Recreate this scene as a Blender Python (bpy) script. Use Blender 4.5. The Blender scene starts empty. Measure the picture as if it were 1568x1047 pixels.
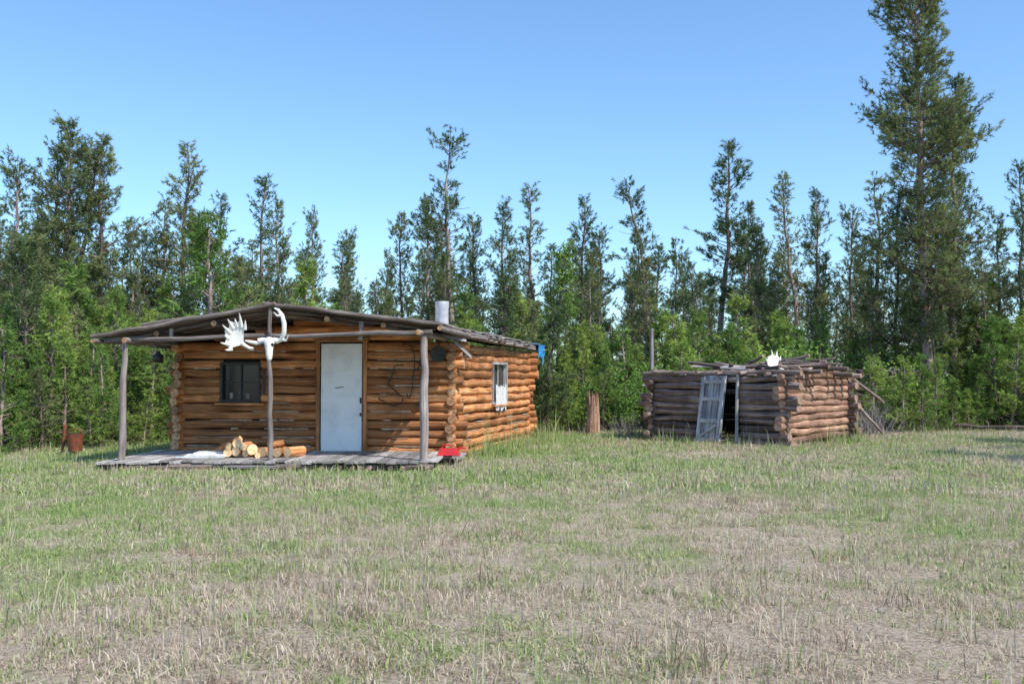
import bpy, math, random
import numpy as np
from mathutils import Vector, Matrix
random.seed(7)
R=random.Random(11)
scene=bpy.context.scene
COL=scene.collection
V=Vector
F=1524.0
def P(u,v,d):
    return V(((u-784)/F*d, d, 1.5-(v-580)/F*d))

# ------------------------------------------------------------------ materials
def newmat(name):
    m=bpy.data.materials.new(name); m.use_nodes=True
    nt=m.node_tree; nt.nodes.clear()
    out=nt.nodes.new('ShaderNodeOutputMaterial')
    return m,nt,out
def N(nt,t,**kw):
    n=nt.nodes.new(t)
    for k,v in kw.items():
        if k in n.inputs: n.inputs[k].default_value=v
        else: setattr(n,k,v)
    return n
def ramp(nt,fac,stops,interp='LINEAR'):
    r=nt.nodes.new('ShaderNodeValToRGB'); r.color_ramp.interpolation=interp
    els=r.color_ramp.elements
    els[0].position=stops[0][0]; els[0].color=(*stops[0][1],1)
    els[1].position=stops[-1][0]; els[1].color=(*stops[-1][1],1)
    for p,c in stops[1:-1]:
        e=els.new(p); e.color=(*c,1)
    nt.links.new(fac,r.inputs[0]); return r
def mixc(nt,fac,a,b,bt='MIX'):
    m=nt.nodes.new('ShaderNodeMix'); m.data_type='RGBA'; m.blend_type=bt
    for i,x in ((0,fac),(6,a),(7,b)):
        if hasattr(x,'links'): nt.links.new(x,m.inputs[i])
        else: m.inputs[i].default_value = x if i==0 else ((*x,1) if len(x)==3 else x)
    return m.outputs[2]
def math_(nt,op,a,b=None,c=None):
    m=nt.nodes.new('ShaderNodeMath'); m.operation=op
    for i,x in enumerate((a,b,c)):
        if x is None: continue
        if hasattr(x,'links'): nt.links.new(x,m.inputs[i])
        else: m.inputs[i].default_value=x
    return m.outputs[0]

def wood(name,c1,c2,c3,rough=0.75,sx=2.0,sy=26.0,bump=0.5,tint=None,blotch=1.5):
    """streaky wood: attribute lc=(along, around, rnd)"""
    m,nt,out=newmat(name); L=nt.links.new
    at=N(nt,'ShaderNodeAttribute',attribute_name='lc')
    sep=N(nt,'ShaderNodeSeparateXYZ'); L(at.outputs['Vector'],sep.inputs[0])
    com=N(nt,'ShaderNodeCombineXYZ')
    L(math_(nt,'MULTIPLY',sep.outputs[0],sx),com.inputs[0])
    L(math_(nt,'MULTIPLY',sep.outputs[1],sy),com.inputs[1])
    L(math_(nt,'MULTIPLY',sep.outputs[2],57.0),com.inputs[2])
    n1=N(nt,'ShaderNodeTexNoise',Scale=1.0,Detail=5.0,Roughness=0.65); L(com.outputs[0],n1.inputs['Vector'])
    geo=N(nt,'ShaderNodeNewGeometry')
    n2=N(nt,'ShaderNodeTexNoise',Scale=2.2,Detail=4.0,Roughness=0.6); L(geo.outputs['Position'],n2.inputs['Vector'])
    r=ramp(nt,n1.outputs[0],[(0.30,c1),(0.5,c2),(0.72,c3)])
    v=math_(nt,'MULTIPLY_ADD',sep.outputs[2],0.9,0.52)
    v2=math_(nt,'MULTIPLY',v,math_(nt,'MULTIPLY_ADD',n2.outputs[0],blotch,1.08-blotch/2))
    cc=nt.nodes.new('ShaderNodeCombineColor')
    for i in range(3): L(v2,cc.inputs[i])
    col=mixc(nt,1.0,r.outputs[0],cc.outputs[0],'MULTIPLY')
    if tint:
        n3=N(nt,'ShaderNodeTexNoise',Scale=3.5,Detail=5.0,Roughness=0.7); L(com.outputs[0],n3.inputs['Vector'])
        rr=ramp(nt,n3.outputs[0],[(0.52,(0,0,0)),(0.70,(1,1,1))])
        col=mixc(nt,rr.outputs[0],col,tint)
    p=N(nt,'ShaderNodeBsdfPrincipled',Roughness=rough); L(col,p.inputs['Base Color'])
    p.inputs['Specular IOR Level'].default_value=0.25
    b=N(nt,'ShaderNodeBump',Strength=bump,Distance=0.02); L(n1.outputs[0],b.inputs['Height']); L(b.outputs[0],p.inputs['Normal'])
    L(p.outputs[0],out.inputs[0]); return m
def plain(name,c,c2=None,rough=0.6,metal=0.0,scale=6.0,bump=0.0,lo=0.4,hi=0.65):
    m,nt,out=newmat(name); L=nt.links.new
    p=N(nt,'ShaderNodeBsdfPrincipled',Roughness=rough,Metallic=metal)
    geo=N(nt,'ShaderNodeNewGeometry')
    n=N(nt,'ShaderNodeTexNoise',Scale=scale,Detail=6.0,Roughness=0.65); L(geo.outputs['Position'],n.inputs['Vector'])
    r=ramp(nt,n.outputs[0],[(lo,c),(hi,c2 or c)]); L(r.outputs[0],p.inputs['Base Color'])
    if bump:
        b=N(nt,'ShaderNodeBump',Strength=bump,Distance=0.02); L(n.outputs[0],b.inputs['Height']); L(b.outputs[0],p.inputs['Normal'])
    L(p.outputs[0],out.inputs[0]); return m

M_LOG=wood('cabin_log',(0.11,0.036,0.014),(0.54,0.215,0.075),(0.78,0.45,0.23),0.6,1.2,34,0.8,tint=(0.16,0.062,0.03),blotch=1.8)
M_END=wood('log_end',(0.16,0.075,0.035),(0.42,0.23,0.12),(0.60,0.39,0.24),0.85,20,20,0.6)
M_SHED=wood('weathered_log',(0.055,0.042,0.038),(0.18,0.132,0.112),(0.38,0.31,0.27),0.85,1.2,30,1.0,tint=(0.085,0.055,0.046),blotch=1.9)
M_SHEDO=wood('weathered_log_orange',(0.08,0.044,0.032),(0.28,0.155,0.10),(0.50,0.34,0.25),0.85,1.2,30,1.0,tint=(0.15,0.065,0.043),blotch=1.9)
M_SEND=wood('weathered_log_end',(0.09,0.055,0.04),(0.25,0.16,0.115),(0.40,0.29,0.22),0.9,20,20,0.6)
M_GREY=wood('grey_wood',(0.15,0.13,0.12),(0.34,0.31,0.29),(0.50,0.47,0.44),0.85,1.6,30,0.6)
M_POST=wood('post_wood',(0.11,0.085,0.08),(0.25,0.205,0.185),(0.38,0.33,0.30),0.85,1.6,30,0.6)
M_RAKE=wood('dark_pole',(0.05,0.04,0.037),(0.12,0.095,0.085),(0.24,0.20,0.18),0.85,1.6,30,0.6)
M_ROOF=wood('roof_board',(0.05,0.035,0.03),(0.12,0.085,0.07),(0.20,0.16,0.135),0.9,1.6,22,0.6)
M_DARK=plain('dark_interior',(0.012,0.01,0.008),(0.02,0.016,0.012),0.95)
M_FIRE=wood('firewood_end',(0.40,0.24,0.12),(0.62,0.42,0.23),(0.72,0.56,0.36),0.85,18,18,0.4)
M_DOOR=plain('door_paint',(0.86,0.86,0.84),(0.70,0.69,0.68),0.5,0,3.5,0.15,0.45,0.75)
M_WHITE=plain('white_paint',(0.78,0.77,0.75),(0.52,0.50,0.47),0.7,0,9)
M_BONE=plain('antler_bone',(0.82,0.79,0.74),(0.60,0.54,0.46),0.75,0,14,0.4,0.5,0.8)
M_METAL=plain('galvanised_steel',(0.72,0.72,0.73),(0.50,0.50,0.52),0.5,0.2,9)
M_BLACK=plain('black_iron',(0.02,0.02,0.02),(0.05,0.045,0.04),0.5,0.2,9)
M_RED=plain('red_plastic',(0.62,0.02,0.02),(0.48,0.02,0.02),0.4,0,5)
M_RUST=plain('rusty_metal',(0.30,0.075,0.035),(0.14,0.05,0.03),0.8,0,12,0.4)
M_TARP=plain('blue_tarp',(0.03,0.22,0.50),(0.06,0.34,0.62),0.5,0,9,0.4)
def glass():
    m,nt,out=newmat('window_glass')
    p=N(nt,'ShaderNodeBsdfPrincipled',Roughness=0.12); p.inputs['Base Color'].default_value=(0.012,0.013,0.014,1)
    nt.links.new(p.outputs[0],out.inputs[0]); return m
M_GLASS=glass()

def leafmat(name,dark,light,trans=0.35,spread=.5):
    m,nt,out=newmat(name); L=nt.links.new
    at=N(nt,'ShaderNodeAttribute',attribute_name='lc')
    sep=N(nt,'ShaderNodeSeparateXYZ'); L(at.outputs['Vector'],sep.inputs[0])
    oi=N(nt,'ShaderNodeObjectInfo')
    r=ramp(nt,sep.outputs[0],[(0.0,dark),(1.0,light)])
    v=math_(nt,'MULTIPLY_ADD',oi.outputs['Random'],spread,1.02-spread/2)
    warm=math_(nt,'MULTIPLY',v,math_(nt,'MULTIPLY_ADD',oi.outputs['Random'],.28,.86))
    cc=nt.nodes.new('ShaderNodeCombineColor')
    L(warm,cc.inputs[0]); L(v,cc.inputs[1]); L(v,cc.inputs[2])
    col=mixc(nt,1.0,r.outputs[0],cc.outputs[0],'MULTIPLY')
    d=N(nt,'ShaderNodeBsdfDiffuse'); t=N(nt,'ShaderNodeBsdfTranslucent')
    L(col,d.inputs[0]); L(col,t.inputs[0])
    mx=N(nt,'ShaderNodeMixShader'); mx.inputs[0].default_value=trans
    L(d.outputs[0],mx.inputs[1]); L(t.outputs[0],mx.inputs[2]); L(mx.outputs[0],out.inputs[0]); return m
M_NEEDLE=leafmat('pine_needles',(0.085,0.115,0.050),(0.27,0.325,0.13))
M_YOUNG=leafmat('young_pine_needles',(0.14,0.225,0.050),(0.34,0.46,0.12))
M_LEAF=leafmat('shrub_leaves',(0.20,0.33,0.07),(0.40,0.58,0.15),0.45)
M_BARK=wood('pine_bark',(0.10,0.075,0.065),(0.24,0.18,0.155),(0.38,0.30,0.27),0.9,6,18,0.6)
M_TWIG=plain('grey_twigs',(0.24,0.21,0.19),(0.36,0.32,0.30),0.9)

# ------------------------------------------------------------------ mesh builder
class MB:
    def __init__(s): s.v=[];s.f=[];s.m=[];s.a=[];s.sm=[]
    def path(s,pts,rad,seg=10,mat=0,capmat=None,rnd=None,smooth=True,jit=0.0):
        rnd=R.random() if rnd is None else rnd
        pts=[V(p) for p in pts]; n=len(pts)
        up=V((0,0,1)) if abs((pts[-1]-pts[0]).normalized().z)<0.9 else V((1,0,0))
        base=len(s.v); along=0
        for i,p in enumerate(pts):
            t=(pts[min(i+1,n-1)]-pts[max(i-1,0)]).normalized()
            x=t.cross(up).normalized(); y=x.cross(t).normalized()
            if i: along+=(p-pts[i-1]).length
            for k in range(seg):
                a=2*math.pi*k/seg; rr=rad[i]*(1+R.uniform(-jit,jit))
                s.v.append(p+x*(math.cos(a)*rr)+y*(math.sin(a)*rr))
                kk=min(k,seg-k)
                s.a.append((along,kk/seg*6.28*rad[0],rnd))
        for i in range(n-1):
            for k in range(seg):
                k2=(k+1)%seg
                s.f.append((base+i*seg+k,base+i*seg+k2,base+(i+1)*seg+k2,base+(i+1)*seg+k)); s.m.append(mat); s.sm.append(smooth)
        cm=mat if capmat is None else capmat
        for e in (0,n-1):
            b=len(s.v)
            ring=[s.v[base+e*seg+k].copy() for k in range(seg)]
            c=sum(ring,V())/seg
            for k,q in enumerate(ring):
                s.v.append(q); d=q-c; s.a.append((d.x+d.y,d.z,rnd))
            s.f.append(tuple(range(b,b+seg)) if e==0 else tuple(range(b+seg-1,b-1,-1))); s.m.append(cm); s.sm.append(False)
    def log(s,p0,p1,r0,r1=None,seg=10,n=6,wob=0.012,mat=0,capmat=1,jit=0.03,rnd=None):
        p0=V(p0);p1=V(p1); r1=r0 if r1 is None else r1
        pts=[];rad=[]
        for i in range(n+1):
            t=i/n; q=p0.lerp(p1,t)
            if 0<i<n: q=q+V((R.uniform(-wob,wob),R.uniform(-wob,wob),R.uniform(-wob,wob)))
            pts.append(q); rad.append((r0+(r1-r0)*t)*R.uniform(0.93,1.07))
        s.path(pts,rad,seg,mat,capmat,rnd,True,jit)
    def hexa(s,c,mat=0,rnd=None,ax=None):
        rnd=R.random() if rnd is None else rnd
        c=[V(p) for p in c]
        for q in ((3,2,1,0),(4,5,6,7),(0,1,5,4),(1,2,6,5),(2,3,7,6),(3,0,4,7)):
            b=len(s.v)
            for k in q:
                s.v.append(c[k])
                d=c[k]-c[0]
                if ax: s.a.append((d.dot(ax[0]),d.dot(ax[1])+d.dot(ax[2]),rnd))
                else: s.a.append((d.x,d.y+d.z,rnd))
            s.f.append((b,b+1,b+2,b+3)); s.m.append(mat); s.sm.append(False)
    def board(s,p0,p1,w,t,mat=0,rnd=None):
        p0=V(p0);p1=V(p1);w=V(w);t=V(t)
        a=(p1-p0).normalized()
        s.hexa([p0-w/2-t/2,p1-w/2-t/2,p1+w/2-t/2,p0+w/2-t/2,p0-w/2+t/2,p1-w/2+t/2,p1+w/2+t/2,p0+w/2+t/2],mat,rnd,(a,w.normalized(),t.normalized()))
    def build(s,name,mats,parent=None,loc=None):
        me=bpy.data.meshes.new(name)
        me.from_pydata([tuple(v) for v in s.v],[],s.f)
        for m in mats: me.materials.append(m)
        me.polygons.foreach_set('material_index',s.m)
        me.polygons.foreach_set('use_smooth',s.sm)
        at=me.attributes.new('lc','FLOAT_VECTOR','POINT')
        at.data.foreach_set('vector',np.array(s.a,dtype=np.float32).ravel())
        me.update()
        o=bpy.data.objects.new(name,me); COL.objects.link(o)
        if parent: o.parent=parent
        return o
def empty(name):
    o=bpy.data.objects.new(name,None); COL.objects.link(o); return o

# ------------------------------------------------------------------ cabin
cabin=empty('log_cabin')
FL=V((-6.42,19.35,0)); FR=V((-1.12,18.95,0)); BR=V((0.40,25.3,0)); BL=V((-4.85,25.8,0))
class Wall:
    def __init__(s,A,B,outward):
        s.A=A;s.B=B;s.d=(B-A).normalized();s.L=(B-A).length
        n=V((s.d.y,-s.d.x,0)); s.n=n if n.dot(outward)>0 else -n
    def p(s,a,z,o=0): return s.A+s.d*a+s.n*o+V((0,0,z))
def logwall(mb,w,z0,n,h,r,ext=(0.12,0.28),ops=(),mat=0,capmat=1,sag=0.0,wob=0.012,rv=(0.92,1.08)):
    for k in range(n):
        z=z0+k*h+R.uniform(-.008,.008)
        segs=[(-R.uniform(*ext),w.L+R.uniform(*ext))]
        for (a,b,za,zb) in ops:
            if za<z<zb:
                ns=[]
                for (x,y) in segs:
                    if b<=x or a>=y: ns.append((x,y))
                    else:
                        if a>x: ns.append((x,a))
                        if b<y: ns.append((b,y))
                segs=ns
        rnd=R.random(); rr=r*R.uniform(*rv); tap=R.choice((0.86,1.12))
        for (x,y) in segs:
            if y-x<0.08: continue
            tl=R.uniform(-sag,sag)
            mb.log(w.p(x,z-tl),w.p(y,z+tl),rr,rr*tap if len(segs)==1 else rr,12,max(3,int((y-x)/0.4)),wob,mat,capmat,0.035,rnd)
WF=Wall(FL,FR,V((0,-1,0))); WR=Wall(FR,BR,V((1,0,0))); WL=Wall(FL,BL,V((-1,0,0))); WB=Wall(BL,BR,V((0,1,0)))
def s_on(w,u):
    k=(u-784)/F
    return (k*w.A.y-w.A.x)/(w.d.x-k*w.d.y)
wa,wb=s_on(WF,342),s_on(WF,400); wz0,wz1=1.08,1.80
da,db=s_on(WF,492),s_on(WF,558); dz1=2.21
sa,sb=s_on(WR,749),s_on(WR,770); sz0,sz1=0.98,1.85
mb=MB(); logwall(mb,WF,0.14,13,0.165,0.083,(.04,.32),ops=[(wa,wb,wz0-.04,wz1+.04),(da,db,-1,dz1)],wob=.018)
for z,x0,x1 in ((2.31,-5.75,-1.5),(2.46,-4.95,-2.2),(2.60,-4.2,-3.0)):
    mb.log((x0,19.2-(x0+4)*.07,z),(x1,19.2-(x1+4)*.07,z),0.077,0.077,12,8)
mb.build('front_wall_logs',[M_LOG,M_END],cabin)
mb=MB(); logwall(mb,WR,0.06,13,0.17,0.086,(.06,.30),ops=[(sa,sb,sz0-.03,sz1+.03)],wob=.018); mb.build('right_wall_logs',[M_LOG,M_END],cabin)
mb=MB(); logwall(mb,WL,0.06,13,0.17,0.085); mb.build('left_wall_logs',[M_LOG,M_END],cabin)
mb=MB(); logwall(mb,WB,0.14,13,0.165,0.085); mb.build('back_wall_logs',[M_LOG,M_END],cabin)
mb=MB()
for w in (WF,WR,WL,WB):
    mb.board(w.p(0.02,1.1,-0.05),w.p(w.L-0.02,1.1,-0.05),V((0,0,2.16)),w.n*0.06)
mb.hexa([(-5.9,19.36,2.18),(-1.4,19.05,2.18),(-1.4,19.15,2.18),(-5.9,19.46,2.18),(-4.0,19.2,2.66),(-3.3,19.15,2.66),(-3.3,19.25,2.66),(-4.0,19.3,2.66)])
mb.build('wall_shade_backing',[M_DARK],cabin)  # added dark panels behind the logs: shade for the gaps, no light leaks
mb=MB()
for w in (WF,WR):
    for k in range(90):
        z=0.14+0.165*R.randint(0,11)+0.083; a=R.uniform(.1,w.L-.8); l=R.uniform(.12,.7)
        if w is WF and ((a<wb+.1 and a+l>wa-.1 and wz0-.1<z<wz1+.1) or (a<db+.1 and a+l>da-.1)): continue
        if w is WR and a<sb+.1 and a+l>sa-.1: continue
        if w is WR: z-=0.08+.0
        mb.board(w.p(a,z,.046),w.p(a+l,z+R.uniform(-.008,.008),.046),V((0,0,R.uniform(.01,.026))),w.n*.03)
mb.build('chinking_strips',[plain('pale_strip',(.62,.50,.38),(.32,.20,.12),.9,0,14)],cabin)  # thin pale strips between log courses, tone varied by noise
# door
mb=MB()
up=V((0,0,1))
mb.board(WF.p((da+db)/2,0.13,0.06),WF.p((da+db)/2,dz1-0.03,0.06),WF.d*(db-da-0.05),WF.n*0.045,0)
for z in (0.16,dz1-0.08):
    mb.board(WF.p(da+0.03,z,0.086),WF.p(db-0.03,z,0.086),up*0.08,WF.n*0.012,0)
for a in (da+0.05,db-0.05):
    mb.board(WF.p(a,0.21,0.085),WF.p(a,dz1-0.13,0.085),WF.d*0.05,WF.n*0.01,0)
mb.board(WF.p(db-0.045,1.04,0.10),WF.p(db-0.045,1.15,0.10),WF.d*0.03,WF.n*0.03,1)
mb.board(WF.p(db-0.045,0.86,0.10),WF.p(db-0.045,0.80,0.10),WF.d*0.03,WF.n*0.03,1)
c=WF.p((da+db)/2+0.03,1.83,0.088)
mb.path([c+WF.d*0.16*math.cos(a)+up*0.16*math.sin(a) for a in np.linspace(0,2*math.pi,25)],[0.004]*25,5,0,0)
mb.board(WF.p(da+.3,1.33,.088),WF.p(da+.46,1.35,.088),up*.02,WF.n*.01,2)
mb.build('door',[M_DOOR,M_BLACK,M_GREY],cabin)
mb=MB()
for a,wd in ((da-0.035,0.07),(db+0.035,0.07)):
    mb.board(WF.p(a,0.1,0.06),WF.p(a,dz1+0.0,0.06),WF.d*wd,WF.n*0.12)
mb.board(WF.p(da-0.1,dz1+0.035,0.065),WF.p(db+0.1,dz1+0.035,0.065),up*0.07,WF.n*0.12)
mb.build('door_frame',[M_LOG],cabin)
def window(name,w,a,b,z0,z1,mull=True,curtain=False,fm=M_BLACK):
    mb=MB(); fw=0.05
    mb.board(w.p(a,(z0+z1)/2,0.0),w.p(b,(z0+z1)/2,0.0),up*(z1-z0),w.n*0.02,1)
    for z in (z0,z1): mb.board(w.p(a-fw/2,z,0.06),w.p(b+fw/2,z,0.06),up*fw,w.n*0.11,0)
    for x in (a,b): mb.board(w.p(x,z0+fw/2,0.058),w.p(x,z1-fw/2,0.058),w.d*fw,w.n*0.10,0)
    m=(a+b)/2
    mb.board(w.p(m,z0+fw/2,0.035),w.p(m,z1-fw/2,0.035),w.d*0.022,w.n*0.03,0)
    if mull: mb.board(w.p(a+fw/2,(z0+z1)/2,0.033),w.p(b-fw/2,(z0+z1)/2,0.033),up*0.02,w.n*0.024,0)
    mb.board(w.p(a-0.10,z0-0.055,0.09),w.p(b+0.10,z0-0.055,0.09),up*0.035,w.n*0.15,3)
    if curtain:
        nn=9
        for i in range(nn):
            x0=a+0.1+(b-a-0.3)*i/nn; x1=a+0.1+(b-a-0.3)*(i+1)/nn
            mb.board(w.p(x0,z0+0.13-0.02*(i%3),0.13+0.01*(i%2)),w.p(x1,z0+0.13-0.02*((i+1)%3),0.13+0.01*(i%2)),up*(0.56-0.04*(i%4)),w.n*0.01,2)
    else:
        for x,h in ((a+.18,.12),(a+.36,.18),(a+.5,.1)): mb.board(w.p(x,z0+.04,.02),w.p(x,z0+.04+h,.02),w.d*.07,w.n*.015,4)
    return mb.build(name,[fm,M_GLASS,M_WHITE,M_LOG,M_POST],cabin)
window('front_window',WF,wa,wb,wz0,wz1,True,False)
window('side_window',WR,sa,sb,sz0,sz1,False,True,M_GREY)
# roof
Rf=V((-4.08,16.75,2.72)); Rb=V((-2.25,26.3,2.80))
Lf=V((-7.0,16.75,2.19)); Lb=V((-5.35,26.3,2.25))
Gf=V((-1.22,16.85,2.41)); Gm=V((-0.80,18.8,2.37)); Gb=V((0.72,25.9,2.33))
mb=MB()
def slope(mb,r0,r1,e0,e1,n,mat=0,off=0.0,th=0.03,over=0.0):
    for i in range(n):
        t0=i/n+0.001; t1=(i+1)/n-0.001
        a=r0.lerp(r1,t0);b=r0.lerp(r1,t1);c=e0.lerp(e1,t1);d=e0.lerp(e1,t0)
        k=R.uniform(-0.05,0.06)+over
        dd=(d-a).normalized()*k; d=d+dd; c=c+dd
        z=V((0,0,off+R.uniform(-.006,.006))); h=V((0,0,th))
        mb.hexa([a+z,b+z,c+z,d+z,a+z+h,b+z+h,c+z+h,d+z+h],mat,None,((c-b).normalized(),(b-a).normalized(),V((0,0,1))))
Rm=Rf.lerp(Rb,0.21)
slope(mb,Rf,Rb,Lf,Lb,46)
slope(mb,Rf,Rm,Gf,Gm,10); slope(mb,Rm,Rb,Gm,Gb,36)
slope(mb,Rf,Rb,Lf,Lb,7,1,0.04,0.02,-0.08)
slope(mb,Rf,Rm,Gf,Gm,2,1,0.04,0.02,-0.08); slope(mb,Rm,Rb,Gm,Gb,6,1,0.04,0.02,-0.08)
mb.build('roof_boards',[M_ROOF,M_GREY],cabin)
mb=MB()
def bentlog(mb,pts,r,mat=0,cap=1,seg=10):
    mb.path(pts,[r*R.uniform(.9,1.1) for _ in pts],seg,mat,cap,None,True,0.03)
def subdiv(a,b,n,w=0.02):
    return [a.lerp(b,i/n)+V((0,R.uniform(-w,w),R.uniform(-w,w) if 0<i<n else 0)) for i in range(n+1)]
fy=V((0,-0.03,0.0))
bentlog(mb,subdiv(Lf+fy+V((-0.08,0,0.02)),Rf+fy+V((0.1,0,0.05)),10,0.022),0.036,3)
bentlog(mb,subdiv(Rf+fy+V((-0.12,0,0.06)),Gf+fy+V((0.0,0,0.03)),10,0.022),0.036,3)
bentlog(mb,subdiv(Lf.lerp(Rf,.25)+V((0,0.1,0.10)),Rf+V((0.35,0.1,0.03)),6,0.015),0.026,3)
bentlog(mb,subdiv(Lf+V((0.3,.25,-.03)),Rf+V((0,.25,-.05)),8,0.015),0.032,3)
bentlog(mb,subdiv(Rf+V((0,.25,-.05)),Gf+V((-.1,.25,-.05)),8,0.015),0.032,3)
bentlog(mb,subdiv(Gf+V((0,-.1,-.05)),Gm+V((0,0,-.05)),4,0.015),0.045)
bentlog(mb,subdiv(Gm+V((0,-.1,-.02)),Gb+V((0,.1,-.02)),12,0.02),0.04)
bentlog(mb,subdiv(Lf+V((0,-.15,-.05)),Lb+V((0,.1,-.05)),12,0.02),0.045)
for s_ in (0.0,0.33,0.66):
    for (E0,E1) in ((Lf,Lb),(Gf,Gb)):
        a=Rf.lerp(E0,s_);b=Rb.lerp(E1,s_)
        mb.log(a+V((0,R.uniform(0.02,.14),-.10)),b+V((0,.1,-.10)),0.05,0.05,8,14,0.012,3)
for i in range(15):
    t=i/14; e=Gm.lerp(Gb,t)
    mb.log(e+V((-.5,0,-.02)),e+V((R.uniform(.03,.2),-.02,-.09)),0.028,0.026,7,2,0.005)
    if i%2: mb.board(e+V((-.3,0,.10)),e+V((R.uniform(0,.12),R.uniform(-.1,.1),.06)),V((0,R.uniform(.2,.5),0)),V((0,0,.02)),2)
mb.board(P(690,516,18.3),P(722,546,18.5),V((0.0,0.03,0.07)),V((0,0.03,0)),2)
mb.board(P(660,509,17.8),P(714,521,18.4),V((0.0,0.1,0.05)),V((0,0.03,0.0)),2)
mb.build('roof_poles',[M_POST,M_END,M_GREY,M_RAKE],cabin)
mb=MB()
bl=P(160,521,16.8); br=P(662,508,16.85)
bentlog(mb,subdiv(bl,br,12,0.02),0.043)
mb.log(P(188,719,16.8)-V((0,0,.1)),P(191,522,16.8),0.065,0.05,10,7,0.018)
mb.log(P(415,714,16.7)-V((0,0,.05)),P(413,470,16.75),0.045,0.036,10,9,0.017)
mb.log(P(650,712,16.8)-V((0,0,.1)),P(650,505,16.9),0.075,0.066,10,7,0.016)
mb.log(P(551,520,16.9),P(553,492,16.9),0.04,0.04,8,2)
mb.log(P(262,522,16.9)+V((0,0,-.0)),P(262,503,16.9),0.035,0.035,8,2)
mb.log(P(640,508,16.6),(-1.25,19.0,2.27),0.05,0.05,10,5)
mb.log(P(190,520,16.6),(-6.5,19.4,2.2),0.05,0.05,10,5)
mb.build('porch_posts',[M_POST,M_END],cabin)
# deck
mb=MB()
x=-6.85
while x<-0.98:
    wd=R.uniform(0.13,0.2)
    yf=16.5+0.05*math.sin(x*3)+R.uniform(-.07,.06)
    if x>-1.35: yf=17.5+R.uniform(0,.2)
    yb=19.25-0.07*(x+6)
    if x>-1.15: yb=18.6
    mb.board((x+wd/2,yf,0.13+R.uniform(-.014,.014)),(x+wd/2+.03,yb,0.12),(wd-0.012,0,0),(0,0,0.035),0)
    x+=wd
mb.build('porch_deck',[M_GREY],cabin)
mb=MB()
mb.log((-6.9,16.55,0.05),(-1.3,16.62,0.05),0.05,0.05,10,10)
mb.log((-6.8,17.9,0.03),(-1.0,17.9,0.03),0.06,0.06,8,6)
for i in range(22):
    xx=R.uniform(-6.7,-1.3); mb.log((xx,16.36+R.uniform(0,.08),0.04),(xx+.02,17.2,0.05),0.035,0.035,8,2)
mb.board((-4.7,16.35,0.075),(-3.8,16.32,0.07),(0,0.2,0),(0,0,0.03),2)
mb.build('deck_joists',[M_SHED,M_SEND,M_GREY],cabin)
mb=MB()
c=V((-1.50,21.3,0))
mb.path([c+V((0,0,z)) for z in (2.3,2.62,2.63,3.02,3.03,3.16)],[0.135,0.135,0.14,0.14,0.148,0.148],20,0,1)
mb.path([c+V((0,0,2.5)),c+V((0,0,2.56))],[0.2,0.15],20,1,1)
mb.build('stovepipe',[M_METAL,M_BLACK],cabin)
mb=MB()
for i in range(6):
    y0=25.2+i*0.14
    e=Gm.lerp(Gb,(y0-18.8)/7.1)
    dz_=0.25+0.25*R.random()
    e2=e+V((0,.14,0))
    mb.hexa([e+V((-.5,0,.09)),e2+V((-.5,0,.09)),e2+V((.10,0,.045)),e+V((.10,0,.045)),e+V((-.5,0,.10)),e2+V((-.5,0,.10)),e2+V((.115,0,.055)),e+V((.115,0,.055))])
    mb.hexa([e+V((.11,0,.05)),e2+V((.11,0,.05)),e2+V((.13,0,.05)),e+V((.13,0,.05)),e+V((.09,0,-dz_)),e2+V((.13,0,-dz_*.8)),e2+V((.14,0,-dz_*.8)),e+V((.10,0,-dz_))])
mb.build('roof_tarp',[M_TARP],cabin)
mb=MB()
def curl(cx,cz,rx,rz,a0,a1,n=30,o=0.13,r=0.011,k=0.0):
    return [WF.p(cx+rx*math.cos(a)*(1+.18*math.sin(4*a)),cz+rz*math.sin(a)*(1+.1*math.sin(3*a)),o+0.01*math.sin(3*a)) for i,a in enumerate(np.linspace(a0,a1,n))],[r]*n
sc=s_on(WF,612)
for (dx,z,rx,rz,a0,a1) in ((0.25,1.95,.22,.28,-1.3,2.6),(0.1,1.5,.26,.30,1.6,4.6),(0.35,1.45,.12,.4,-1.6,1.5),(-0.1,1.2,.25,.18,3.4,6.0),(.2,1.7,.1,.5,-2,1.7)):
    p,r=curl(sc+dx,z,rx,rz,a0,a1); mb.path(p,r,5,0,0)
mb.build('wall_hose',[M_BLACK],cabin)
mb=MB()
c=WF.p(s_on(WF,673),1.98,0.13)
mb.path([c,c+WF.n*0.04],[0.15,0.15],18,0,0); mb.board(c+up*0.15,c+up*0.33,WF.d*0.03,WF.n*0.015,0)
c=P(405,563,19.0); mb.board(c,c+V((0,0,-.5)),V((.05,0,0)),V((0,.02,0)),0)
c=P(242,545,18.9); mb.path([c+V((0,0,z)) for z in (-.12,-.1,.03,.05,.1)],[.07,.1,.1,.05,.04],14,0,0)
mb.path([c+V((.1*math.cos(a),0,.05+.14*math.sin(a))) for a in np.linspace(0,math.pi,12)],[.008]*12,5,0,0)
mb.log((-6.5,19.0,2.1),(-6.9,18.9,2.12),0.02,0.02,6,2,.005,0,0)
mb.build('hanging_pans',[M_BLACK],cabin)

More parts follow.
